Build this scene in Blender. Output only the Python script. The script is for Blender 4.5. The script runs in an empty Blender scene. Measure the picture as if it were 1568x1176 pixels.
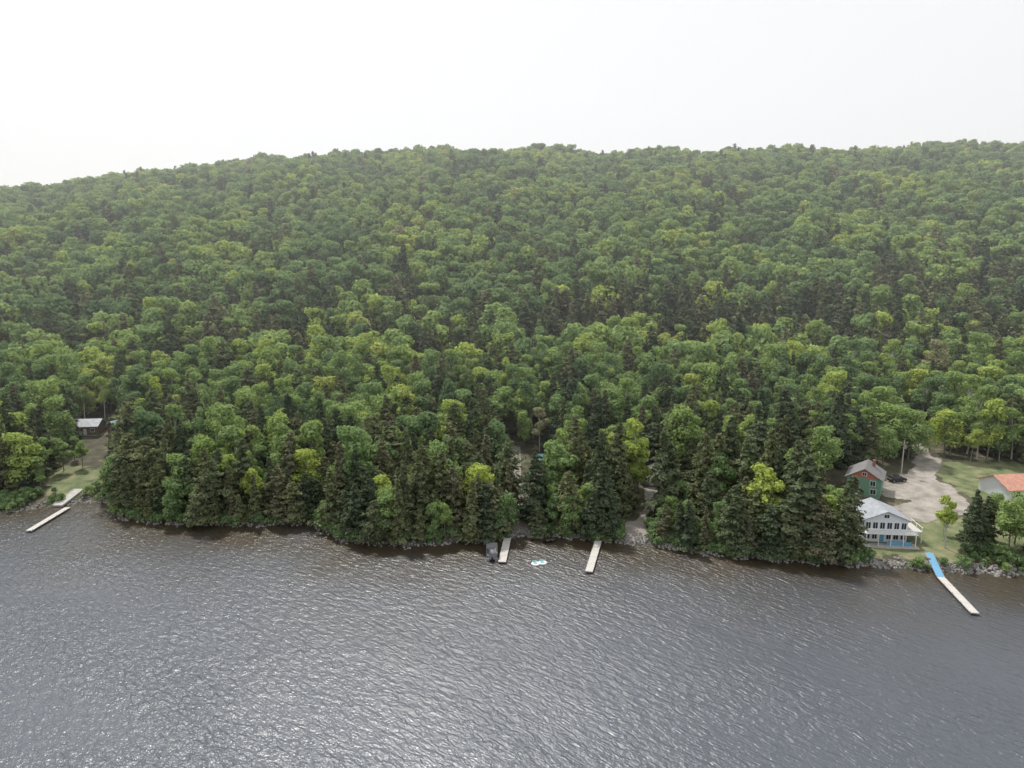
import bpy, math, numpy as np, random
from mathutils import Vector, Matrix
rng=np.random.default_rng(7); random.seed(7)
scene=bpy.context.scene
COL=scene.collection
# ------------------------------------------------------------ helpers
def sinoise(x,y,seed,wl):
    r=np.random.default_rng(seed); o=np.zeros_like(np.asarray(x,float)+np.asarray(y,float))
    for i in range(7):
        a=r.uniform(0,2*math.pi); w=wl*r.uniform(.5,1.6); p=r.uniform(0,6.28)
        o=o+np.sin((x*math.cos(a)+y*math.sin(a))*2*math.pi/w+p)
    return o/2.6
SX=np.array([-2500,-400,-200,-125,-118,-106,-102,-96,-83,-63,-48,-43,-38,-23,-6,2,9.6,16.7,25,33,43,55.7,68,82.6,100,130,200,400,2500.])
SY=np.array([ 120, 140, 152, 158, 163,167.5,165,156,152.4,150.5,152,148,142,139,141.8,144,144.6,142.5,140.3,138.2,134.2,131.6,129.5,127.4,124.5,120,112,100,60.])
def shore(x): return np.interp(x,SX,SY)+0.5*np.sin(x*.9)+.35*np.sin(x*2.3+1)
PY=np.array([-4000,190,220,260,300,400,500,600,650,720,760,820,1100,2000,4000.])
PZ=np.array([0,0,3,13,24,58,96,128,142,156,156,148,100,20,5.])
_g=np.arange(-200,3000,2.); _v=np.interp(_g,PY,PZ); _v=np.convolve(np.pad(_v,12,mode='edge'),np.ones(25)/25,'valid')
LX=np.array([-2500,-1200,-700,-502,-374,-310,-182,-54,74,266,502,1200,2500.])
LZ=np.array([60,80,103,116,133,145,155,161,157.5,159.6,164.7,170,170.])/160
def zf(x,y):
    x=np.asarray(x,float); y=np.asarray(y,float)
    d=y-shore(x); dd=np.clip(d,0,60)
    low=np.where(d<0,np.maximum(-5,d*.22),1.1*(1-np.exp(-dd/2.0))+.045*dd)
    hill=np.interp(y,_g,_v)*np.interp(x,LX,LZ)
    n=sinoise(x,y,3,150)*2.6+sinoise(x,y,4,60)*1.2
    return low+hill+n*np.clip((y-215)/120,0,1)
def z1(x,y): return float(zf(np.array([x]),np.array([y]))[0])

class NT:
    def __init__(s,mat): s.t=mat.node_tree; s.n=s.t.nodes; s.l=s.t.links
    def new(s,typ,**kw):
        nd=s.n.new(typ)
        for k,v in kw.items(): setattr(nd,k,v)
        return nd
    def link(s,a,b): s.l.new(a,b)
def newmat(name):
    m=bpy.data.materials.new(name); m.use_nodes=True; return m,NT(m),m.node_tree.nodes['Principled BSDF']
def ramp(nt,stops):
    r=nt.new('ShaderNodeValToRGB'); e=r.color_ramp.elements
    while len(e)<len(stops): e.new(.5)
    for i,(p,c) in enumerate(stops): e[i].position=p; e[i].color=(*c,1)
    return r
def mix(nt,fac,a,b,mode='MIX'):
    m=nt.new('ShaderNodeMix',data_type='RGBA',blend_type=mode)
    for s,v in ((m.inputs[0],fac),(m.inputs[6],a),(m.inputs[7],b)):
        if hasattr(v,'links') or hasattr(v,'is_linked'): nt.link(v,s)
        elif isinstance(v,(int,float)): s.default_value=v
        else: s.default_value=(*v,1)
    return m.outputs[2]
def math_(nt,op,a,b=0.,clamp=False):
    m=nt.new('ShaderNodeMath',operation=op,use_clamp=clamp)
    for s,v in ((m.inputs[0],a),(m.inputs[1],b)):
        if isinstance(v,(int,float)): s.default_value=v
        else: nt.link(v,s)
    return m.outputs[0]
def simple(name,col,rough=.7,var=.25,scale=1.5,metal=0.,bump=0.):
    m,nt,b=newmat(name)
    tc=nt.new('ShaderNodeTexCoord'); n=nt.new('ShaderNodeTexNoise'); n.inputs['Scale'].default_value=scale; n.inputs['Detail'].default_value=5
    nt.link(tc.outputs['Object'],n.inputs['Vector'])
    c=np.array(col)
    r=ramp(nt,[(.25,tuple(c*(1-var))),(.75,tuple(np.minimum(c*(1+var),.95)))]); nt.link(n.outputs['Fac'],r.inputs[0])
    nt.link(r.outputs[0],b.inputs['Base Color']); b.inputs['Roughness'].default_value=rough; b.inputs['Metallic'].default_value=metal
    if bump:
        bp=nt.new('ShaderNodeBump'); bp.inputs['Distance'].default_value=bump; nt.link(n.outputs['Fac'],bp.inputs['Height']); nt.link(bp.outputs[0],b.inputs['Normal'])
    return m
def leafmat(name,stops,trans=.3):
    m,nt,b=newmat(name); nt.n.remove(b); out=nt.n['Material Output']
    a=nt.new('ShaderNodeAttribute',attribute_type='INSTANCER',attribute_name='tint')
    r=ramp(nt,stops); nt.link(a.outputs['Fac'],r.inputs[0])
    g=nt.new('ShaderNodeNewGeometry'); f=math_(nt,'MULTIPLY_ADD',g.outputs['Random Per Island'],.5)
    f.node.inputs[2].default_value=.75
    vm=nt.new('ShaderNodeVectorMath',operation='SCALE'); nt.link(r.outputs[0],vm.inputs[0]); nt.link(f,vm.inputs['Scale'])
    d=nt.new('ShaderNodeBsdfDiffuse'); nt.link(vm.outputs[0],d.inputs[0])
    t=nt.new('ShaderNodeBsdfTranslucent')
    c2=mix(nt,1.,vm.outputs[0],(1.15,1.1,.80),'MULTIPLY'); nt.link(c2,t.inputs[0])
    s=nt.new('ShaderNodeMixShader'); s.inputs[0].default_value=trans
    nt.link(d.outputs[0],s.inputs[1]); nt.link(t.outputs[0],s.inputs[2]); nt.link(s.outputs[0],out.inputs[0])
    return m
M_leaf=leafmat('deciduous_leaves',[(0,(.140,.215,.115)),(.35,(.225,.325,.148)),(.7,(.315,.415,.150)),(.9,(.42,.50,.135)),(1,(.33,.33,.20))],.36)
M_need=leafmat('conifer_needles',[(0,(.078,.108,.070)),(.4,(.130,.163,.095)),(.75,(.195,.215,.112)),(1,(.19,.18,.125))],.2)
M_bark=simple('bark',(.16,.14,.12),.9,.35,4)
M_birch=simple('birch_bark',(.42,.40,.36),.8,.3,6)

class Acc:
    def __init__(s): s.v=[];s.f=[];s.m=[];s.n=0
    def add(s,v,f,mi):
        v=np.asarray(v,float); f=np.asarray(f,int)
        s.v.append(v); s.f+= (f+s.n).tolist(); s.m+= [mi]*len(f); s.n+=len(v)
    def tube(s,p0,p1,r0,r1,mi,n=6):
        p0=np.array(p0,float);p1=np.array(p1,float);d=p1-p0;d/=np.linalg.norm(d)+1e-9
        a=np.cross(d,[0.3,0.9,.1]);a/=np.linalg.norm(a);b=np.cross(d,a)
        t=np.arange(n)*2*math.pi/n; c=np.cos(t)[:,None]*a+np.sin(t)[:,None]*b
        s.add(np.vstack([p0+c*r0,p1+c*r1]),[[i,(i+1)%n,n+(i+1)%n,n+i] for i in range(n)],mi)
    def leaves(s,P,N,size,r,mi,elong=1.5):
        n=len(P); N=N/(np.linalg.norm(N,axis=1)[:,None]+1e-9)
        t=np.cross(N,r.normal(size=(n,3))); t/=np.linalg.norm(t,axis=1)[:,None]+1e-9; b=np.cross(N,t)
        sz=(size*r.uniform(.6,1.35,n))[:,None]
        k=r.uniform(.7,1.2,(n,4,1))
        V=np.stack([P+t*sz*elong*.5*k[:,0],P+b*sz*.5*k[:,1]+N*sz*.12,P-t*sz*elong*.5*k[:,2],P-b*sz*.5*k[:,3]+N*sz*.12],1).reshape(-1,3)
        s.add(V,np.arange(n*4).reshape(-1,4),mi)
    def mesh(s,name,mats):
        me=bpy.data.meshes.new(name); me.from_pydata(np.vstack(s.v).tolist(),[],s.f)
        me.polygons.foreach_set('material_index',s.m)
        for m in mats: me.materials.append(m)
        me.update(); return me

def decid(name,seed,H,R,nleaf,ls,bark=None,low=.3,nl=14,jit=.38,inner=.6,fat=1.):
    r=np.random.default_rng(seed); A=Acc()
    lean=r.normal(0,.03*H,2)
    top=np.array([lean[0],lean[1],H*.75])
    mid=np.array([lean[0]*.3,lean[1]*.3,H*.35])
    A.tube([0,0,-1.5],mid,H*.014,H*.010,0); A.tube(mid,top,H*.010,H*.003,0)
    L=[]
    for i in range(nl):
        a=r.uniform(0,6.28); t=r.uniform(0,1)**.8
        z=H*(low+(.93-low)*t); prof=math.sin(math.pi*min(1,max(.05,(z/H-low+.12)/(1.12-low))))**.6
        rad=R*prof*r.uniform(.25,.72)
        rr=R*r.uniform(.30,.48)*(1-.25*t)*fat
        c=np.array([math.cos(a)*rad+lean[0]*t,math.sin(a)*rad+lean[1]*t,min(z,H-rr*.8)]); L.append((c,rr))
        base=mid+(top-mid)*max(0,min(.9,(t-.2)))
        A.tube(base,c,H*.006,H*.0015,0,4)
    L.append((np.array([lean[0],lean[1],H*.86]),R*.4))
    w=np.array([l[1]**2 for l in L]); w/=w.sum(); P=[];N=[]
    for (c,rr),ww in zip(L,w):
        n=int(nleaf*ww)
        d=r.normal(size=(n,3)); d[:,2]+=.5; d/=np.linalg.norm(d,axis=1)[:,None]
        bump=1+.22*np.sin(d[:,0]*5+seed)*np.sin(d[:,1]*6+c[0])+.12*np.sin(d[:,2]*11+c[1])
        q=c+d*(rr*bump*r.uniform(inner,1.12,n)**.5)[:,None]*np.array([1.1,1.1,.85])
        P.append(q);N.append(d+r.normal(0,jit,(n,3)))
    A.leaves(np.vstack(P),np.vstack(N),ls,r,1,1.4)
    return A.mesh(name,[bark or M_bark,M_leaf])
def conif(name,seed,H,R,nleaf,ls,low=.1,shape=.75,droop=.25,irregular=.3):
    r=np.random.default_rng(seed); A=Acc()
    A.tube([0,0,-1.5],[0,0,H*.5],H*.014,H*.009,0); A.tube([0,0,H*.5],[r.normal(0,.1),r.normal(0,.1),H*.99],H*.009,.02,0)
    nb=int(80 if nleaf>2000 else 36); per=nleaf//nb; P=[];N=[]
    for i in range(nb):
        t=(i+r.uniform(0,1))/nb; z=H*(low+(1-low)*t**1.05)
        a=i*2.4+r.normal(0,.4); ln=R*((1-t)**shape)*(1+r.normal(0,irregular))*(.75+.25*min(1,t*6))+.3
        ln=max(.3,ln); d=np.array([math.cos(a),math.sin(a),0])
        tip=np.array([0,0,z])+d*ln+np.array([0,0,-droop*ln+ .1*ln])
        if nleaf>2000: A.tube([0,0,z],tip,.04+.003*H*(1-t),.01,0,3)
        n=max(5,int(per*(.35+1.3*(1-t))))
        s=r.uniform(.12,1,n)**.75
        side=np.array([-d[1],d[0],0])
        wd=.32*ln*(1.05-s*.7)
        p=np.array([0,0,z])+d*(ln*s)[:,None]+side*(r.normal(0,1,n)*wd)[:,None]
        p[:,2]+= -droop*ln*s**1.6+.12*ln*s - np.abs(r.normal(0,.16,n))*(.4+ln*.25)
        P.append(p); nn=r.normal(0,.5,(n,3)); nn[:,2]+=.9; nn+=d*.6; N.append(nn)
    A.leaves(np.vstack(P),np.vstack(N),ls,r,1,2.0)
    return A.mesh(name,[M_bark,M_need])

hi_dec=[decid('deciduous_tree_mesh',100+i,15,R,3000,.48,low=lo,nl=nl,jit=.45) for i,(R,lo,nl) in enumerate([(4.2,.22,18),(3.6,.3,15),(4.8,.25,20),(3.2,.2,14)])]
hi_bir=[decid('birch_tree_mesh',140+i,16,R,2200,.40,M_birch,.42,12) for i,R in enumerate([3.2,2.7])]
hi_con=[conif('conifer_tree_mesh',200+i,15,R,4000,.42,lo,sh,dr,ir) for i,(R,lo,sh,dr,ir) in enumerate([(3.2,.06,.6,.3,.4),(2.5,.04,.75,.35,.35),(3.4,.1,.45,.2,.5),(2.2,.04,.85,.3,.3),(3.0,.12,.5,.15,.5),(2.6,.05,.6,.25,.45)])]
lo_dec=[decid('hill_deciduous_mesh',300+i,12.5,R,760,.88,low=.3,nl=8,jit=.30,inner=.74,fat=1.15) for i,R in enumerate([4.6,5.2,4.0,5.6,4.4,4.9,3.6])]
lo_con=[conif('hill_conifer_mesh',400+i,13.5,R,540,.85,.12,sh,.25,.3) for i,(R,sh) in enumerate([(2.9,.6),(3.2,.5),(2.5,.8)])]

def libcol(name,meshes):
    c=bpy.data.collections.new(name)
    for i,m in enumerate(meshes):
        o=bpy.data.objects.new('%s_%02d'%(name,i),m); c.objects.link(o)
    return c
def scatter(name,col,P,rot,scl,idx,tint):
    n=len(P); me=bpy.data.meshes.new(name); me.vertices.add(n); me.vertices.foreach_set('co',np.asarray(P,float).ravel())
    def at(nm,ty,arr,key):
        a=me.attributes.new(nm,ty,'POINT'); a.data.foreach_set(key,np.asarray(arr).ravel())
    at('rot','FLOAT_VECTOR',np.asarray(rot,np.float32),'vector'); at('scl','FLOAT_VECTOR',np.asarray(scl,np.float32),'vector')
    at('idx','INT',np.asarray(idx,np.int32),'value'); at('tint','FLOAT',np.asarray(tint,np.float32),'value')
    o=bpy.data.objects.new(name,me); COL.objects.link(o)
    g=bpy.data.node_groups.new(name+'_scatter','GeometryNodeTree')
    g.interface.new_socket('Geometry',in_out='INPUT',socket_type='NodeSocketGeometry'); g.interface.new_socket('Geometry',in_out='OUTPUT',socket_type='NodeSocketGeometry')
    N=g.nodes; gi=N.new('NodeGroupInput'); go=N.new('NodeGroupOutput'); ip=N.new('GeometryNodeInstanceOnPoints'); ci=N.new('GeometryNodeCollectionInfo')
    ci.inputs['Collection'].default_value=col; ci.inputs['Separate Children'].default_value=True; ci.inputs['Reset Children'].default_value=True
    ip.inputs['Pick Instance'].default_value=True
    def na(nm,ty):
        q=N.new('GeometryNodeInputNamedAttribute'); q.data_type=ty; q.inputs['Name'].default_value=nm
        return [s for s in q.outputs if s.enabled and s.name=='Attribute'][0]
    L=g.links; L.new(gi.outputs[0],ip.inputs['Points']); L.new(ci.outputs[0],ip.inputs['Instance'])
    L.new(na('rot','FLOAT_VECTOR'),ip.inputs['Rotation']); L.new(na('scl','FLOAT_VECTOR'),ip.inputs['Scale']); L.new(na('idx','INT'),ip.inputs['Instance Index'])
    L.new(ip.outputs[0],go.inputs[0])
    md=o.modifiers.new('scatter','NODES'); md.node_group=g
    return o

# ------------------------------------------------------------ terrain
def lines(a,b,step,far):
    mid=list(np.arange(a,b+.01,step)); s=step; v=b
    up=[]
    while v<far[1]: s=min(s*1.12,60); v+=s; up.append(v)
    s=step; v=a; dn=[]
    while v>far[0]: s=min(s*1.12,60); v-=s; dn.append(v)
    return np.array(dn[::-1]+mid+up)
xs=lines(-160,160,1.2,(-2800,2800)); ys=lines(118,215,1.2,(-2500,3200))
def gridmesh(name,xs,ys,zfun,mat,attrs):
    X,Y=np.meshgrid(xs,ys); x=X.ravel();y=Y.ravel(); z=zfun(x,y)
    me=bpy.data.meshes.new(name); nx,ny=len(xs),len(ys)
    i=np.arange(nx-1)[None,:]+np.arange(ny-1)[:,None]*nx; i=i.ravel()
    F=np.stack([i,i+1,i+1+nx,i+nx],1)
    me.from_pydata(np.stack([x,y,z],1).tolist(),[],F.tolist())
    me.polygons.foreach_set('use_smooth',[True]*len(F))
    for nm,fn in attrs.items():
        a=me.attributes.new(nm,'FLOAT','POINT'); a.data.foreach_set('value',fn(x,y).astype(np.float32))
    me.materials.append(mat); o=bpy.data.objects.new(name,me); COL.objects.link(o); return o
def box2(x,y,x0,x1,y0,y1,s=1.5):
    q=np.minimum(np.minimum(x-x0,x1-x),np.minimum(y-y0,y1-y)); return np.clip(.5+q/s/2,0,1)
def segd(x,y,a,b):
    ax,ay=a;bx,by=b; t=np.clip(((x-ax)*(bx-ax)+(y-ay)*(by-ay))/((bx-ax)**2+(by-ay)**2),0,1)
    return np.hypot(x-ax-t*(bx-ax),y-ay-t*(by-ay))
def gravel_d(x,y):   # signed: >0 inside
    d=np.full(np.shape(x),-99.)
    for a,b,w in [((93,152),(104,157),5.),((104,158),(107,170),7.),((107,172),(120,190),3.6),((98,166),(106,172),6),((120,190),(128,215),2.2)]:
        d=np.maximum(d,w-segd(x,y,a,b))
    return d
PATHS=[((2,143),(2.8,152),2.2),((2.8,152),(1.2,164),1.6),((1.2,164),(0,192),1.6),((27.0,140.5),(28.0,147),2.6),((28.5,146),(34,158),1.4),((34,158),(36,169),1.8),((0,180),(0,200),2.5)]
def path_d(x,y):
    d=np.full(np.shape(x),-99.)
    for a,b,w in PATHS: d=np.maximum(d,w-segd(x,y,a,b))
    return d
def grassm(x,y):
    d=y-shore(x)
    g=box2(x,y,71,150,100,150)*np.clip((d-2.5)/2,0,1)
    g=np.maximum(g,box2(x,y,114,160,160,188))
    g=np.maximum(g,np.clip((x+.72*y)/3,0,1)*np.clip((-.60*y-x)/3,0,1)*np.clip((d-2.5)/2,0,1)*np.clip((190-y)/4,0,1))
    return g
m,nt,b=newmat('ground')
M_ground=m
tc=nt.new('ShaderNodeTexCoord')
def noise(nt,sc,det=6,vec=None):
    n=nt.new('ShaderNodeTexNoise'); n.inputs['Scale'].default_value=sc; n.inputs['Detail'].default_value=det; nt.link(vec or tc.outputs['Object'],n.inputs['Vector']); return n.outputs['Fac']
nA=noise(nt,.35);nB=noise(nt,2.5);nC=noise(nt,.08)
floor=ramp(nt,[(.3,(.045,.045,.026)),(.5,(.075,.07,.04)),(.7,(.12,.105,.07))]); nt.link(nA,floor.inputs[0])
grass=ramp(nt,[(.3,(.075,.105,.042)),(.5,(.135,.16,.068)),(.72,(.24,.22,.13))]); nt.link(nA,grass.inputs[0])
grav=ramp(nt,[(.3,(.19,.17,.15)),(.7,(.34,.31,.27))]); nt.link(nB,grav.inputs[0])
sand=ramp(nt,[(.3,(.055,.05,.045)),(.7,(.16,.145,.125))]); nt.link(nB,sand.inputs[0])
def attr(nt,nm):
    a=nt.new('ShaderNodeAttribute',attribute_name=nm); return a.outputs['Fac']
def soft(mask,n,k=.5):
    q=math_(nt,'SUBTRACT',n,.5); q=math_(nt,'MULTIPLY',q,k*3); q=math_(nt,'ADD',q,mask); q=math_(nt,'SUBTRACT',q,.5); q=math_(nt,'MULTIPLY',q,5); return math_(nt,'ADD',q,.5,True)
c=mix(nt,soft(attr(nt,'grass'),nA,1.),floor.outputs[0],grass.outputs[0])
c=mix(nt,soft(attr(nt,'gravel'),nA,.3),c,grav.outputs[0])
c=mix(nt,soft(attr(nt,'beach'),nB,.3),c,sand.outputs[0])
nt.link(c,b.inputs['Base Color']); b.inputs['Roughness'].default_value=.95
bp=nt.new('ShaderNodeBump'); bp.inputs['Distance'].default_value=.25; nt.link(nB,bp.inputs['Height']); nt.link(bp.outputs[0],b.inputs['Normal'])
gridmesh('ground',xs,ys,zf,M_ground,{'grass':grassm,'gravel':lambda x,y:np.clip(.5+path_d(x,y)/1.2,0,1),'beach':lambda x,y:np.clip(1-np.abs(y-shore(x)-.3)/1.6,0,1)})
def sheet(name,x0,x1,y0,y1,st,sd,mat,off):
    gx=np.arange(x0,x1,st);gy=np.arange(y0,y1,st);X,Y=np.meshgrid(gx,gy);x=X.ravel();y=Y.ravel()
    edge=sinoise(x,y,9,5)*.45
    keep=(sd(x,y)+edge)>0; z=zf(x,y)+off; nx=len(gx)
    F=[]
    K=keep.reshape(len(gy),nx)
    for j in range(len(gy)-1):
        for i in range(nx-1):
            if K[j,i] and K[j,i+1] and K[j+1,i] and K[j+1,i+1]: a=j*nx+i; F.append((a,a+1,a+1+nx,a+nx))
    used=sorted({v for f in F for v in f}); mp={u:i for i,u in enumerate(used)}
    me=bpy.data.meshes.new(name); me.from_pydata([(x[u],y[u],z[u]) for u in used],[],[tuple(mp[v] for v in f) for f in F]); me.materials.append(mat)
    o=bpy.data.objects.new(name,me); COL.objects.link(o)
m,nt,b=newmat('gravel'); tc=nt.new('ShaderNodeTexCoord'); M_gravel=m
r1=ramp(nt,[(.3,(.17,.15,.13)),(.5,(.29,.265,.23)),(.7,(.38,.35,.31))]); nt.link(noise(nt,.28,8,tc.outputs['Object']),r1.inputs[0])
r2=ramp(nt,[(.3,(.75,.75,.75)),(.7,(1.1,1.1,1.1))]); nt.link(noise(nt,3,4,tc.outputs['Object']),r2.inputs[0])
nt.link(mix(nt,1.,r1.outputs[0],r2.outputs[0],'MULTIPLY'),b.inputs['Base Color']); b.inputs['Roughness'].default_value=.95
sheet('gravel_driveway',84,134,142,216,.5,gravel_d,M_gravel,.07)

# ------------------------------------------------------------ water
m,nt,b=newmat('lake_water'); tc=nt.new('ShaderNodeTexCoord')
mp=nt.new('ShaderNodeMapping'); mp.inputs['Rotation'].default_value=(0,0,math.radians(40)); nt.link(tc.outputs['Object'],mp.inputs['Vector'])
def stretched(sx,sy,sc,det,dist=0.):
    v=nt.new('ShaderNodeVectorMath',operation='MULTIPLY'); v.inputs[1].default_value=(sx,sy,1); nt.link(mp.outputs[0],v.inputs[0])
    n=nt.new('ShaderNodeTexNoise'); n.inputs['Scale'].default_value=sc; n.inputs['Detail'].default_value=det; n.inputs['Distortion'].default_value=dist; nt.link(v.outputs[0],n.inputs['Vector']); return n.outputs['Fac']
w1=stretched(.36,.9,1.35,3,.7); w2=stretched(.55,1,3.6,3,.4); big=stretched(.6,1,.045,4,.5)
h=math_(nt,'MULTIPLY',w1,1.); h2=math_(nt,'MULTIPLY',w2,.36); hh=math_(nt,'ADD',h,h2)
amp=math_(nt,'MULTIPLY_ADD',big,1.9); amp.node.inputs[2].default_value=-.1
hh=math_(nt,'MULTIPLY',hh,amp)
bp=nt.new('ShaderNodeBump'); bp.inputs['Distance'].default_value=.36; nt.link(hh,bp.inputs['Height']); nt.link(bp.outputs[0],b.inputs['Normal'])
c=mix(nt,attr(nt,'shallow'),(.070,.081,.098),(.048,.037,.022)); nt.link(c,b.inputs['Base Color'])
b.inputs['Roughness'].default_value=.29; b.inputs['IOR'].default_value=1.47
wx=lines(-160,160,2.,(-2800,2800)); wy=lines(60,178,2.,(-2500,179))
def shal(x,y):
    d=shore(x)-y+sinoise(x,y,12,25)*3; return np.clip(np.exp(-np.maximum(d-4,0)/16.),0,1)
gridmesh('lake_water',wx,wy,lambda x,y:np.zeros_like(x),m,{'shallow':shal})

# ------------------------------------------------------------ vegetation placement
def blocked(x,y,own=1.5):
    B=(gravel_d(x,y)>-own-1.5)|(path_d(x,y)>-own)
    B|=(x>69.5)&(y<146)
    B|=(x>73)&(y<184)
    B|=(x>-.70*y)&(x<-.605*y)&(y<188)
    B|=(x>-.66*y)&(x<-.575*y)&(y>=196)&(y<222)
    B|=(x>-2)&(x<12)&(y>168)&(y<193)
    B|=(x>32)&(x<44)&(y>154)&(y<179)
    B|=(x>128)&(x<165)&(y<186)
    B|=(y-shore(x)<.2)
    return B
def jitter(x0,x1,y0,y1,s):
    gx=np.arange(x0,x1,s);gy=np.arange(y0,y1,s*.88);X,Y=np.meshgrid(gx,gy); X=X+(np.arange(len(gy))%2)[:,None]*s/2
    X=X+rng.uniform(-.42,.42,X.shape)*s; Y=Y+rng.uniform(-.42,.42,X.shape)*s; return X.ravel(),Y.ravel()
def place(name,cols,nd,nc,x,y,pcon,hs,zoff=0.,tintbase=None):
    n=len(x); isc=rng.uniform(0,1,n)<pcon
    idx=np.where(isc,nd+rng.integers(0,nc,n),rng.integers(0,nd,n))
    s=hs*rng.uniform(.68,1.30,n); scl=np.stack([s*rng.uniform(.9,1.15,n),s*rng.uniform(.9,1.15,n),s*rng.uniform(.88,1.12,n)],1)
    rot=np.stack([rng.normal(0,.04,n),rng.normal(0,.04,n),rng.uniform(0,6.28,n)],1)
    t=np.clip(tintbase+rng.normal(0,.20,n),0,.93); t=np.where(rng.uniform(0,1,n)<.006,1.,t)
    t=np.where(isc,np.clip(rng.uniform(0,.95,n),0,1),t)
    return scatter(name,cols,np.stack([x,y,zf(x,y)+zoff],1),rot,scl,idx,t)
c_hi=libcol('lakeside_tree_library',hi_dec+hi_bir+hi_con); c_lo=libcol('hillside_tree_library',lo_dec+lo_con)
x,y=jitter(-230,230,150,250,5.4); d=y-shore(x)
short=((x>-.66*y)&(x<-.575*y)&(y>=186)&(y<200))
k=(d>10)&(~blocked(x,y))&(np.abs(x)<y*.95+15)&(~short); x=x[k];y=y[k]
pc=np.clip(.48+.28*sinoise(x,y,21,35)-(y-170)/160+.1,.14,.85)
place('lakeside_forest',c_hi,len(hi_dec)+len(hi_bir),len(hi_con),x,y,pc,1.0,0,.48+.17*sinoise(x,y,22,40))
x,y=jitter(-720,740,250,790,7.3); k=(np.abs(x)<y*.86+30); x=x[k];y=y[k]
belt=np.exp(-((y-300-.05*x-15*sinoise(x,y,31,160))/38)**2)*(.42+.5/(1+np.exp(-(x-0)/40)))
pc=np.clip(belt+.06+.24*np.maximum(0,sinoise(x,y,32,80)-.1),0,.82)
place('hillside_forest',c_lo,len(lo_dec),len(lo_con),x,y,pc,1.08,-.5,.45+.15*sinoise(x,y,33,120)+.08*sinoise(x,y,34,40))

def tree(kind,x,y,h,tint,mi=None):
    lib={'deciduous_tree':hi_dec,'birch_tree':hi_bir,'conifer_tree':hi_con}[kind]
    me=lib[mi if mi is not None else random.randrange(len(lib))]
    o=bpy.data.objects.new(kind,me); COL.objects.link(o); base=16. if kind=='birch_tree' else 15.
    s=h/base; o.location=(x,y,z1(x,y)-.1); o.scale=(s*random.uniform(.95,1.25),s*random.uniform(.95,1.25),s)
    o.rotation_euler=(random.gauss(0,.04),random.gauss(0,.04),random.uniform(0,6.28)); o['tint']=float(tint)
for row,(d0,sp) in enumerate([(.7,3.3),(4.0,4.0),(7.6,4.6)]):
    xx=-101.
    while xx<71:
        x_=xx+random.uniform(-1,1); y_=float(shore(x_))+d0+random.uniform(-.5,1.2); xx+=sp*random.uniform(.8,1.25)
        if bool(blocked(np.array(x_),np.array(y_),.6)): continue
        con=random.random()<(.80 if row==0 else .70); h=random.choice([7,9,10,11,12,13,14])*random.uniform(.95,1.05)+row*1.3+(3 if x_>50 else 0)
        if 28<x_<46: h*=.72
        if con: tree('conifer_tree',x_,y_,h*1.08,random.choice([.2,.4,.5,.65,.75,.9]))
        else: tree('deciduous_tree',x_,y_,h*.92,random.choice([.3,.45,.6,.75,.88]))
for kx,ky,kh,kind,t in [(90.6,134.5,12,'birch_tree',.85),(95.8,133.5,12,'conifer_tree',.2),(98,138,11.5,'conifer_tree',.3),(101.5,131.5,12,'deciduous_tree',.6),(106,136,12,'deciduous_tree',.5),(94,141,7,'birch_tree',.8),(101,138,10,'conifer_tree',.4),(104,127.5,11,'conifer_tree',.4),
    (110,131,12,'birch_tree',.7),(108,125,11,'deciduous_tree',.5),(113,138,10,'deciduous_tree',.5),(70,140,11,'deciduous_tree',.6),(73.5,151,8,'deciduous_tree',.5),(112,150,6,'deciduous_tree',.5),(82,174,15,'deciduous_tree',.5),(84,182,15,'conifer_tree',.5),
    (-130,171,15,'conifer_tree',.8),(-134,166,14,'conifer_tree',.5),(-127,177,13,'birch_tree',.5),(-122,187,8,'deciduous_tree',.6),(-140,180,15,'deciduous_tree',.5),(-117,193,7,'conifer_tree',.5),(-103,170,10,'deciduous_tree',.5),(-104,178,12,'conifer_tree',.4),(-128,193,7.5,'deciduous_tree',.4),(-119,199,6.5,'deciduous_tree',.3),(-126,185,10,'deciduous_tree',.5),(-100,174,13,'deciduous_tree',.5),
    (-133,201,9,'deciduous_tree',.5),(-123,205,7,'conifer_tree',.4),
    (134,190,15,'birch_tree',.6),(139,188,16,'deciduous_tree',.5),(144,190,16,'birch_tree',.7),(150,186,16,'deciduous_tree',.6),(128,193,14,'deciduous_tree',.5),(114,190,15,'deciduous_tree',.5)]:
    tree(kind,kx,ky,kh,t)
sh=[decid('shrub_mesh',500+i,2.2,1.5,500,.28,low=.05,nl=7) for i in range(3)]
c_sh=libcol('shrub_library',sh)
x=rng.uniform(-150,110,2400); dd=rng.uniform(-.1,8,2400); y=shore(x)+dd; N_=2400
k=(path_d(x,y)<-.5)&(gravel_d(x,y)<-.5)&~((x>73)&(x<92)&(y>128))&~((x<-106)&(x>-121)&(rng.uniform(0,1,N_)<.88))&~((x>71)&(rng.uniform(0,1,N_)<.7)); x=x[k];y=y[k]; n=len(x)
s=rng.uniform(.35,1.1,n); scatter('shoreline_shrubs',c_sh,np.stack([x,y,zf(x,y)-.1],1),np.stack([x*0,x*0,rng.uniform(0,6,n)],1),np.stack([s,s,s],1),rng.integers(0,3,n),rng.uniform(.1,.5,n))
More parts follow.
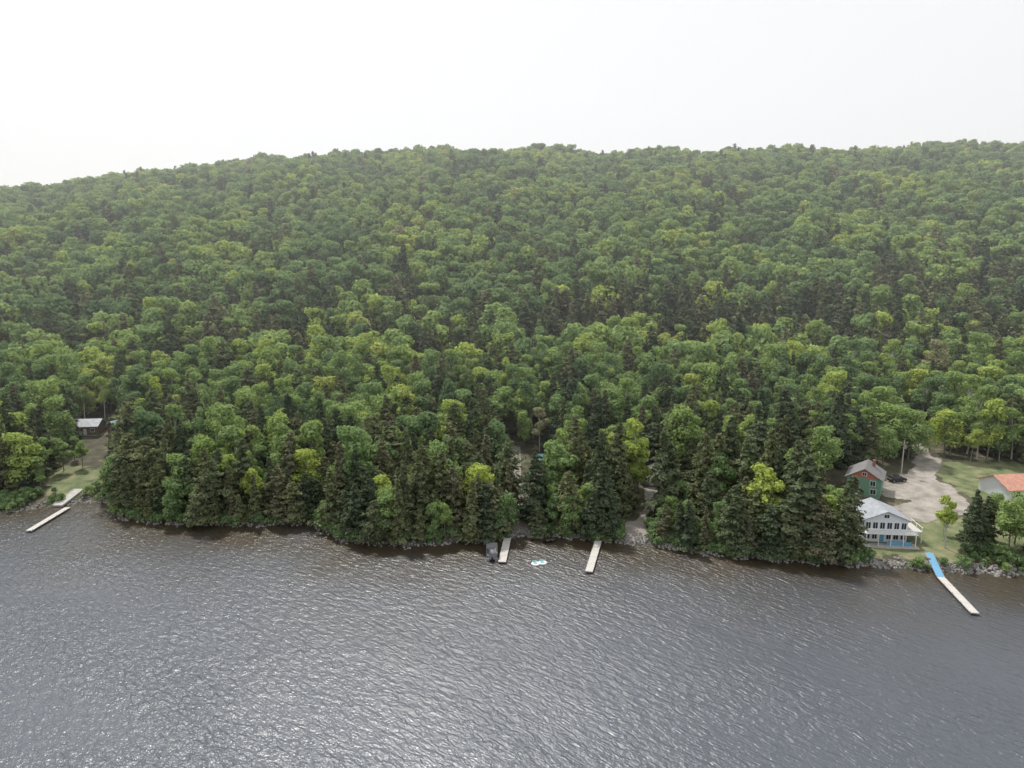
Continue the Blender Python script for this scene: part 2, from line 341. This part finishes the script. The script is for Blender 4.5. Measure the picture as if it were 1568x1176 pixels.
# rocks
M_rock=simple('rock',(.23,.22,.205),.9,.5,1.2)
rocks=[]
import bmesh
for i in range(4):
    bm=bmesh.new(); bmesh.ops.create_icosphere(bm,subdivisions=2,radius=.5)
    r=random.Random(i)
    o3=[Vector((r.gauss(0,1),r.gauss(0,1),r.gauss(0,1))).normalized() for _ in range(7)]
    for v in bm.verts:
        for q in o3:
            dpt=v.co.dot(q)
            if dpt>.33: v.co-=q*(dpt-.33)*.9
        v.co.z*=.7
    me=bpy.data.meshes.new('rock_mesh'); bm.to_mesh(me); bm.free(); me.materials.append(M_rock); rocks.append(me)
c_rk=libcol('rock_library',rocks)
n=5200; x=rng.uniform(-150,125,n); y=shore(x)+rng.normal(.1,.8,n); s=rng.uniform(.25,.9,n)*np.where(x>60,1.15,1.)
open_=(x>70)|(x<-101)|(np.abs(x-2)<5)|(np.abs(x-28)<7)|(np.abs(x-51)<3)
y=np.where(open_&(x>0)&(x<60),y+np.abs(rng.normal(0,1.3,n)),y); y=np.where(x>68,y+np.abs(rng.normal(0,.7,n)),y)
k=~((x>60)&(y-shore(x)<-.8))&(open_|(rng.uniform(0,1,n)<.4)); x=x[k];y=y[k];s=s[k];n=len(x)
scatter('shoreline_rocks',c_rk,np.stack([x,y,zf(x,y)+.05],1),rng.uniform(0,6,(n,3)),np.stack([s,s*rng.uniform(.7,1.3,n),s],1),rng.integers(0,4,n),rng.uniform(0,1,n))

# ------------------------------------------------------------ built objects
M_white=simple('white_paint',(.66,.68,.70),.6,.06,2); M_glass=simple('window_glass',(.03,.04,.05),.08,.2,3)
M_trim=simple('white_trim',(.74,.74,.74),.5,.04,3)
def metalroof(name,col):
    m,nt,b=newmat(name); tc=nt.new('ShaderNodeTexCoord'); w=nt.new('ShaderNodeTexWave'); w.inputs['Scale'].default_value=.8; w.inputs['Distortion'].default_value=.3; nt.link(tc.outputs['Object'],w.inputs['Vector'])
    n=nt.new('ShaderNodeTexNoise'); n.inputs['Scale'].default_value=1.3; n.inputs['Detail'].default_value=6; nt.link(tc.outputs['Object'],n.inputs['Vector'])
    c=np.array(col); r=ramp(nt,[(.3,tuple(c*.75)),(.7,tuple(c*1.2))]); nt.link(n.outputs['Fac'],r.inputs[0])
    c2=mix(nt,math_(nt,'MULTIPLY',w.outputs['Fac'],.25),r.outputs[0],tuple(c*.6)); nt.link(c2,b.inputs['Base Color']); b.inputs['Roughness'].default_value=.7; return m
def empty(name,loc,rz=0):
    e=bpy.data.objects.new(name,None); e.empty_display_size=.5; e.location=loc; e.rotation_euler=(0,0,rz); COL.objects.link(e); return e
def part(name,par,v,f,mat):
    me=bpy.data.meshes.new(name); me.from_pydata(v,[],f); me.materials.append(mat); me.update()
    o=bpy.data.objects.new(name,me); COL.objects.link(o); o.parent=par; return o
def bx(name,par,c,s,mat,rot=(0,0,0),bev=0.):
    v=[(sx*s[0]/2,sy*s[1]/2,sz*s[2]/2) for sx in(-1,1) for sy in(-1,1) for sz in(-1,1)]
    f=[(0,1,3,2),(4,6,7,5),(0,4,5,1),(2,3,7,6),(0,2,6,4),(1,5,7,3)]
    o=part(name,par,v,f,mat); o.location=c; o.rotation_euler=rot
    if bev: md=o.modifiers.new('b','BEVEL'); md.width=bev; md.segments=2
    return o
def cyl(name,par,p0,p1,r0,r1,mat,n=10):
    A=Acc(); A.tube(p0,p1,r0,r1,0,n); A.f.append(list(range(n))); A.m.append(0); A.f.append(list(range(n,2*n))); A.m.append(0)
    me=A.mesh(name,[mat]); o=bpy.data.objects.new(name,me); COL.objects.link(o); o.parent=par; return o
def window(par,c,w,h,ax):
    if ax[0]=='y':
        s=-1 if ax[1]=='-' else 1
        bx('window_frame',par,(c[0],c[1]+s*.03,c[2]),(w+.22,.08,h+.22),M_trim); bx('window_pane',par,(c[0],c[1]+s*.06,c[2]),(w,.05,h),M_glass); bx('window_mullion',par,(c[0],c[1]+s*.075,c[2]),(.06,.05,h),M_trim)
    else:
        s=-1 if ax[1]=='-' else 1
        bx('window_frame',par,(c[0]+s*.03,c[1],c[2]),(.08,w+.22,h+.22),M_trim); bx('window_pane',par,(c[0]+s*.06,c[1],c[2]),(.05,w,h),M_glass); bx('window_mullion',par,(c[0]+s*.075,c[1],c[2]),(.05,.06,h),M_trim)
def gable(name,loc,rz,w,d,h,rise,wall,roof,ov=.45,gmat=None,wins=(),door=None,chim=None,found=True,ridge='y'):
    e=empty(name,loc,math.radians(rz)); 
    if found: bx('foundation',e,(0,0,-.6),(w-.1,d-.1,1.2),M_conc)
    bx('walls',e,(0,0,h/2+.02),(w,d,h),wall)
    if ridge=='y':
        for s in(-1,1): part('gable_wall',e,[(-w/2,s*d/2,h+.02),(w/2,s*d/2,h+.02),(0,s*d/2,h+rise)],[(0,1,2)],gmat or wall)
        L=w/2; D=d/2+ov
    else:
        for s in(-1,1): part('gable_wall',e,[(s*w/2,-d/2,h+.02),(s*w/2,d/2,h+.02),(s*w/2,0,h+rise)],[(0,1,2)],gmat or wall)
        L=d/2; D=w/2+ov
    sl=rise/L; x1=L+ov; zz=h-ov*sl+.05; th=.16
    for s in(-1,1):
        if ridge=='y': V=[(s*x1,-D,zz),(s*x1,D,zz),(0,D,h+rise+.05),(0,-D,h+rise+.05)]
        else: V=[(-D,s*x1,zz),(D,s*x1,zz),(D,0,h+rise+.05),(-D,0,h+rise+.05)]
        V+= [(a,b_,c_+th) for a,b_,c_ in V]
        part('roof',e,V,[(0,1,2,3),(4,5,6,7),(0,1,5,4),(1,2,6,5),(3,0,4,7)],roof)
    for c,ww,hh,ax in wins: window(e,c,ww,hh,ax)
    if door: bx('door',e,door[0],door[1],door[2])
    if chim: bx('chimney',e,chim,(.7,.7,1.8),M_brick)
    return e
M_conc=simple('concrete',(.40,.39,.36),.9,.2,2); M_brick=simple('brick',(.28,.12,.08),.9,.3,6)
M_roofg=metalroof('grey_roof',(.30,.32,.35)); M_roofd=metalroof('dark_grey_roof',(.17,.165,.165)); M_teal=metalroof('teal_roof',(.05,.15,.17)); M_roofw=metalroof('pale_roof',(.42,.44,.46))
M_orange=metalroof('orange_roof',(.50,.25,.18)); M_green=simple('green_siding',(.15,.28,.20),.7,.1,3); M_red=simple('red_siding',(.42,.15,.11),.7,.12,3)
M_brown=metalroof('brown_roof',(.20,.12,.085)); M_wood=simple('brown_wood',(.16,.11,.07),.85,.3,5); M_grey=simple('grey_siding',(.22,.22,.22),.8,.12,3)
M_dock=simple('dock_planks',(.46,.44,.41),.85,.16,3); M_blue=simple('blue_paint',(.12,.31,.48),.6,.1,2); M_metal=simple('metal',(.45,.46,.47),.35,.1,3,.8)
M_black=simple('black_paint',(.015,.015,.018),.25,.1,2); M_rubber=simple('rubber',(.02,.02,.02),.8,.1,2); M_yellow=simple('tan_siding',(.42,.32,.16),.8,.1,2)

hx,hy=79.8,141.5; hz=z1(hx,137)+.1
wins=[]
for i in range(6): wins.append(((-4.0+i*1.6,-4.5,4.05),1.05,1.5,'y-'))
for i in (0,1,3,4,5): wins.append(((-4.0+i*1.6,-4.5,1.45),1.05,1.4,'y-'))
wins+=[((0,-4.5,6.35),1.1,.8,'y-')]
for yy in(-2.5,1,3): wins+= [((-4.9,yy,4.0),1.1,1.3,'x-'),((-4.9,yy,1.5),1.1,1.2,'x-')]
H=gable('white_lake_house',(hx,hy,hz),-6,9.8,9,5.5,2.0,M_white,M_roofg,.6,wins=wins,door=((-.8,-4.54,1.15),(1.0,.1,2.1),M_blue))
H.scale=(.9,.9,.9)
bx('balcony_floor',H,(.6,-5.6,2.72),(11.6,2.1,.16),M_trim)
bx('deck_side',H,(6.7,-1.5,2.72),(3.4,6,.15),M_dock)
for i in range(9): 
    X=-5.0+i*1.38; bx('balcony_post',H,(X,-6.55,3.3),(.09,.09,1.0),M_trim)
    if i%2==0: bx('deck_post',H,(X,-6.5,1.2),(.16,.16,3.0),M_trim)
bx('balcony_rail',H,(.6,-6.55,3.85),(11.6,.1,.09),M_trim); bx('balcony_rail_low',H,(.6,-6.55,3.3),(11.6,.05,.05),M_trim)
for yy in(-4.2,-1.5,1.2): bx('deck_side_post',H,(8.3,yy,1.8),(.14,.14,3.9),M_trim)
bx('deck_side_rail',H,(8.3,-1.5,3.8),(.1,6,.09),M_trim)
bx('lattice_skirt',H,(2.5,-6.3,.35),(5.5,.12,1.0),M_blue); bx('patio',H,(.6,-6.2,-.35),(12,3.2,.5),M_conc)
gx,gy=90,167; gz=z1(gx,gy-4)+.1
gable('green_house',(gx,gy,gz),-32,7.6,9,4.6,2.3,M_green,M_roofd,.55,gmat=M_red,wins=[((-2,-4.5,3.5),1.1,1.2,'y-'),((2,-4.5,3.5),1.1,1.2,'y-'),((2.2,-4.5,1.4),1.2,1.2,'y-'),((0,-4.5,5.6),.9,.7,'y-'),((-3.8,-2,3.4),1.1,1.1,'x-'),((-3.8,2,3.4),1.1,1.1,'x-'),((-3.8,1,1.4),1.1,1.1,'x-')],door=((-1.2,-4.54,1.1),(1,.1,2.1),M_trim),chim=(1.5,2,7))
gable('orange_roof_house',(126.5,164,z1(126,158)+.2),8,13,9,3.0,2.2,M_white,M_orange,.6,ridge='x',wins=[((-4,-4.5,1.7),1.3,1.2,'y-'),((0,-4.5,1.7),1.3,1.2,'y-'),((4,-4.5,1.7),1.3,1.2,'y-')],door=((2,-4.54,1.1),(1,.1,2.1),M_wood))
gable('pale_roof_cabin',(-136,214,z1(-136,212)+.1),6,7.5,6,2.9,1.6,M_wood,M_roofw,.5,ridge='x',wins=[((-2.3,-3.,1.6),1.1,1,'y-'),((2.3,-3.,1.6),1.1,1,'y-')],door=((0,-3.03,1.1),(.95,.1,2),M_trim))
gable('green_roof_cabin',(-126,214,z1(-126,211)+.1),-30,5,5.5,2.8,1.7,M_wood,metalroof('pale_green_roof',(.22,.34,.30)),.5,wins=[((0,-2.75,1.6),1.1,1,'y-')],door=((1.6,-2.78,1.1),(.9,.1,2),M_trim))
gable('teal_roof_shed',(8.5,186,z1(8.5,184)+.1),0,4.2,4,2.6,1.1,M_wood,M_teal,.35,ridge='x',wins=[((1,-2,1.5),.8,.8,'y-')],door=((-.9,-2.03,1.05),(.9,.1,2),M_trim))
gable('grey_cabin',(37.5,174,z1(37.5,171)+.1),-20,6,5.5,3,1.7,M_grey,M_roofd,.45,wins=[((-1.7,-2.75,1.7),1,1,'y-'),((1.7,-2.75,1.7),1,1,'y-'),((-3.,0,1.7),1,1,'x-')],door=((0,-2.78,1.1),(.9,.1,2.05),M_trim))
gable('brown_roof_cabin',(41,163,z1(41,160)+.1),15,5,4.5,2.6,1.2,M_wood,M_brown,.4,ridge='x',wins=[((-1.3,-2.25,1.5),.9,.9,'y-')],door=((1,-2.28,1.05),(.9,.1,2),M_trim))
gable('tan_cottage',(52,146,z1(52,144)+.1),-5,4.5,4.5,2.6,1.3,M_yellow,M_brown,.4,wins=[((-1.2,-2.25,1.5),.9,.9,'y-')],door=((1,-2.28,1.05),(.9,.1,2),M_trim))

def dock(name,a,b,w,z=.45,mat=None,ramp_=None):
    a=np.array(a,float);b=np.array(b,float); L=np.linalg.norm(b-a); ang=math.atan2(b[1]-a[1],b[0]-a[0])
    e=empty(name,(a[0],a[1],0),ang); n=max(2,int(L/3)); mat=mat or M_dock
    for i in range(n):
        l=L/n; bx('deck_section',e,(l*(i+.5),0,z),(l-.05,w,.12),mat,bev=.01)
        bx('frame',e,(l*(i+.5),0,z-.14),(l-.1,w-.1,.13),M_metal)
        for s in(-1,1): cyl('leg',e,(l*(i+.95),s*(w/2+.03),-2.2),(l*(i+.95),s*(w/2+.03),z+.35),.04,.04,M_metal,6)
    return e
dock('wooden_dock',(-110.2,161.5),(-109.4,146.4),1.4); dock('wooden_dock',(-1,142.2),(-2,130),1.6); dock('wooden_dock',(19.2,142.2),(15.1,125.6),1.5)
dock('wooden_dock',(82.7,123.2),(80.1,109.4),1.4)
e=empty('blue_gangway',(86,132.6,0),math.atan2(123.2-132.6,82.7-86)); 
bx('ramp',e,(4.9,0,.85),(10.1,1.3,.12),M_blue,(0,math.radians(4.5),0)); 
for s in(-1,1): bx('stringer',e,(4.9,s*.70,.82),(10.1,.08,.22),M_metal,(0,math.radians(4.5),0))
for px in(3,6.5): 
    for s in(-1,1): cyl('leg',e,(px,s*.6,-2),(px,s*.6,.8),.04,.04,M_metal,6)
e=empty('concrete_boat_ramp',(-113.6,167.3,.95)); bx('slab',e,(0,0,0),(2.2,9,.4),M_conc,(math.radians(8),0,0)); bx('curb',e,(-1.22,0,.06),(.22,9,.5),M_conc,(math.radians(8),0,0)); bx('curb_right',e,(1.22,0,.06),(.22,9,.5),M_conc,(math.radians(8),0,0))

M_seat=simple('grey_vinyl',(.20,.20,.22),.6,.1,3); M_canvas=simple('dark_canvas',(.04,.042,.05),.9,.15,2)
e=empty('pontoon_boat',(-4.2,134.3,0),math.radians(93)); 
for s in(-1,1):
    cyl('pontoon',e,(-3.2,s*.85,.12),(2.6,s*.85,.12),.32,.32,M_metal,12); cyl('pontoon_nose',e,(2.6,s*.85,.12),(3.4,s*.85,.3),.32,.06,M_metal,12)
bx('deck',e,(0,0,.5),(6.4,2.4,.12),M_seat)
for s in(-1,1):
    bx('side_rail',e,(.1,s*1.15,1.0),(5.6,.06,.55),M_canvas); bx('bench',e,(1.7,s*.8,.8),(2.0,.55,.5),M_seat,bev=.05)
bx('front_gate',e,(3.0,0,1.0),(.06,2.2,.55),M_canvas); bx('rear_bench',e,(-2.2,0,.8),(.7,2.0,.5),M_seat,bev=.05); bx('console',e,(-.5,-.6,1.0),(.6,.7,.9),M_trim,bev=.05)
bx('bimini_top',e,(-.9,0,2.5),(2.8,2.3,.08),M_canvas,bev=.03)
for px in(-2.2,.4):
    for s in(-1,1): cyl('bimini_pole',e,(px,s*1.1,.8),(px,s*1.1,2.48),.025,.025,M_metal,6)
bx('outboard_motor',e,(-3.5,0,.7),(.45,.4,.9),M_black,bev=.08)
M_aqua=simple('aqua_vinyl',(.16,.42,.44),.4,.08,2)
e=empty('inflatable_raft',(5.5,130,0),.3)
for k,(cx,cy) in enumerate([(-.75,0),(.75,0)]):
    bpy.ops.mesh.primitive_torus_add(major_radius=.68,minor_radius=.22,location=(cx,cy,.15),major_segments=28,minor_segments=10); o=bpy.context.object; o.name='tube_ring'; o.data.materials.append(M_trim); o.parent=e
    bx('seat_floor',e,(cx,cy,.1),(1.,1.,.08),M_aqua,bev=.03); bx('backrest',e,(cx,cy+.72,.42),(1.0,.25,.3),M_aqua,bev=.08)
def hull(name,loc,rz,L,W,Hh,mat,flip=False):
    e=empty(name,loc,math.radians(rz)); V=[];F=[];n=10;mm=7
    for i in range(n+1):
        t=i/n*2-1; w=W/2*(1-abs(t)**2.4)+.02
        for j in range(mm): a=math.pi*j/(mm-1); V.append((t*L/2,-math.cos(a)*w,(Hh*.15*t*t)-math.sin(a)*Hh*(1-.5*abs(t)**3)+Hh))
    for i in range(n):
        for j in range(mm-1): q=i*mm+j; F.append((q,q+1,q+mm+1,q+mm))
    o=part('hull',e,V,F,mat)
    for k in(-.2,.15): bx('thwart',e,(L*k,0,Hh*.75),(.25,W*.85,.05),M_wood)
    if flip: e.rotation_euler[0]=math.pi; e.location.z+=Hh
    return e
hull('rowboat',(4.6,143.2,.35),70,3.8,1.4,.5,M_seat); hull('rowboat',(8.3,141.2,.0),20,3.4,1.2,.45,M_black); hull('kayak',(5.2,146.3,1.1),100,3.6,.7,.3,simple('green_plastic',(.05,.2,.1),.4),True)
def car(loc,rz,body):
    e=empty('parked_car',loc,math.radians(rz)); prof=[(-2.3,.35),(-2.35,.9),(-2.1,1.05),(-1.75,1.55),(-1.4,1.68),(.35,1.66),(1.05,1.1),(2.1,.92),(2.35,.7),(2.35,.35)]
    V=[(x_,-.88+(.14 if z_>1.3 else 0),z_) for x_,z_ in prof]+[(x_,.88-(.14 if z_>1.3 else 0),z_) for x_,z_ in prof]; n=len(prof)
    F=[tuple(range(n)),tuple(range(n,2*n))]+[(i,(i+1)%n,n+(i+1)%n,n+i) for i in range(n)]
    o=part('body',e,V,F,body); md=o.modifiers.new('b','BEVEL'); md.width=.06; md.segments=2
    for s in(-1,1):
        part('side_window',e,[(-1.7,s*.89,1.15),(.75,s*.89,1.15),(.25,s*.79,1.58),(-1.4,s*.79,1.58)],[(0,1,2,3)],M_glass)
        for wx_ in(-1.45,1.45): cyl('wheel',e,(wx_,s*.72,.34),(wx_,s*.93,.34),.34,.34,M_rubber,16); cyl('hub',e,(wx_,s*.932,.34),(wx_,s*.95,.34),.18,.18,M_metal,10)
        bx('headlight',e,(2.33,s*.6,.75),(.08,.3,.14),M_trim); bx('taillight',e,(-2.36,s*.65,.9),(.06,.25,.2),M_red)
    part('windshield',e,[(.46,-.7,1.64),(.46,.7,1.64),(1.06,.8,1.15),(1.06,-.8,1.15)],[(0,1,2,3)],M_glass)
car((101.5,173,z1(101.5,173)+.08),10,M_black)
ux,uy=105.5,178; e=empty('utility_pole',(ux,uy,z1(ux,uy))); cyl('pole',e,(0,0,-.5),(0,0,9.5),.17,.11,M_birch,10); bx('crossarm',e,(0,0,8.8),(2.0,.12,.14),M_wood); cyl('transformer',e,(.35,-.1,7.2),(.35,-.1,8.2),.24,.24,M_metal,12)
for s in(-.9,0,.9): cyl('insulator',e,(s,0,8.88),(s,0,9.1),.05,.04,M_trim,8)

# ------------------------------------------------------------ haze (thin humid air over the valley)
mh=bpy.data.materials.new('thin_haze'); mh.use_nodes=True; t=NT(mh); t.n.remove(t.n['Principled BSDF']); vs=t.new('ShaderNodeVolumeScatter')
vs.inputs['Color'].default_value=(.95,.98,1,1); vs.inputs['Density'].default_value=4.2e-4; vs.inputs['Anisotropy'].default_value=.3; t.link(vs.outputs[0],t.n['Material Output'].inputs['Volume'])
hz_=bx('haze',None,(0,565,125),(3000,830,310),mh)
# ------------------------------------------------------------ light
AZ=math.radians(-26); EL=math.radians(56)
sd=Vector((math.sin(AZ)*math.cos(EL),math.cos(AZ)*math.cos(EL),math.sin(EL)))
L=bpy.data.lights.new('sun','SUN'); L.energy=4.4; L.angle=math.radians(4); L.color=(1,.965,.91); o=bpy.data.objects.new('sun',L); COL.objects.link(o)
o.rotation_euler=(-sd).to_track_quat('-Z','Y').to_euler()
w=bpy.data.worlds.new('World'); scene.world=w; w.use_nodes=True; nt=NT(w); bg=w.node_tree.nodes['Background']
sk=nt.new('ShaderNodeTexSky',sky_type='NISHITA'); sk.sun_disc=False; sk.sun_elevation=EL; sk.sun_rotation=AZ; sk.dust_density=4; sk.air_density=1.2; sk.altitude=300
c=mix(nt,.82,sk.outputs[0],(10.7,10.7,10.8)); nt.link(c,bg.inputs[0]); bg.inputs[1].default_value=.1
cam=bpy.data.cameras.new('camera'); cam.lens=24; cam.sensor_width=36; cam.clip_end=8000; cam.clip_start=.5
o=bpy.data.objects.new('camera',cam); COL.objects.link(o); o.location=(0,0,60); o.rotation_euler=(math.radians(80),0,0); scene.camera=o
scene.view_settings.view_transform='Standard'; scene.view_settings.look='None'; scene.view_settings.exposure=0
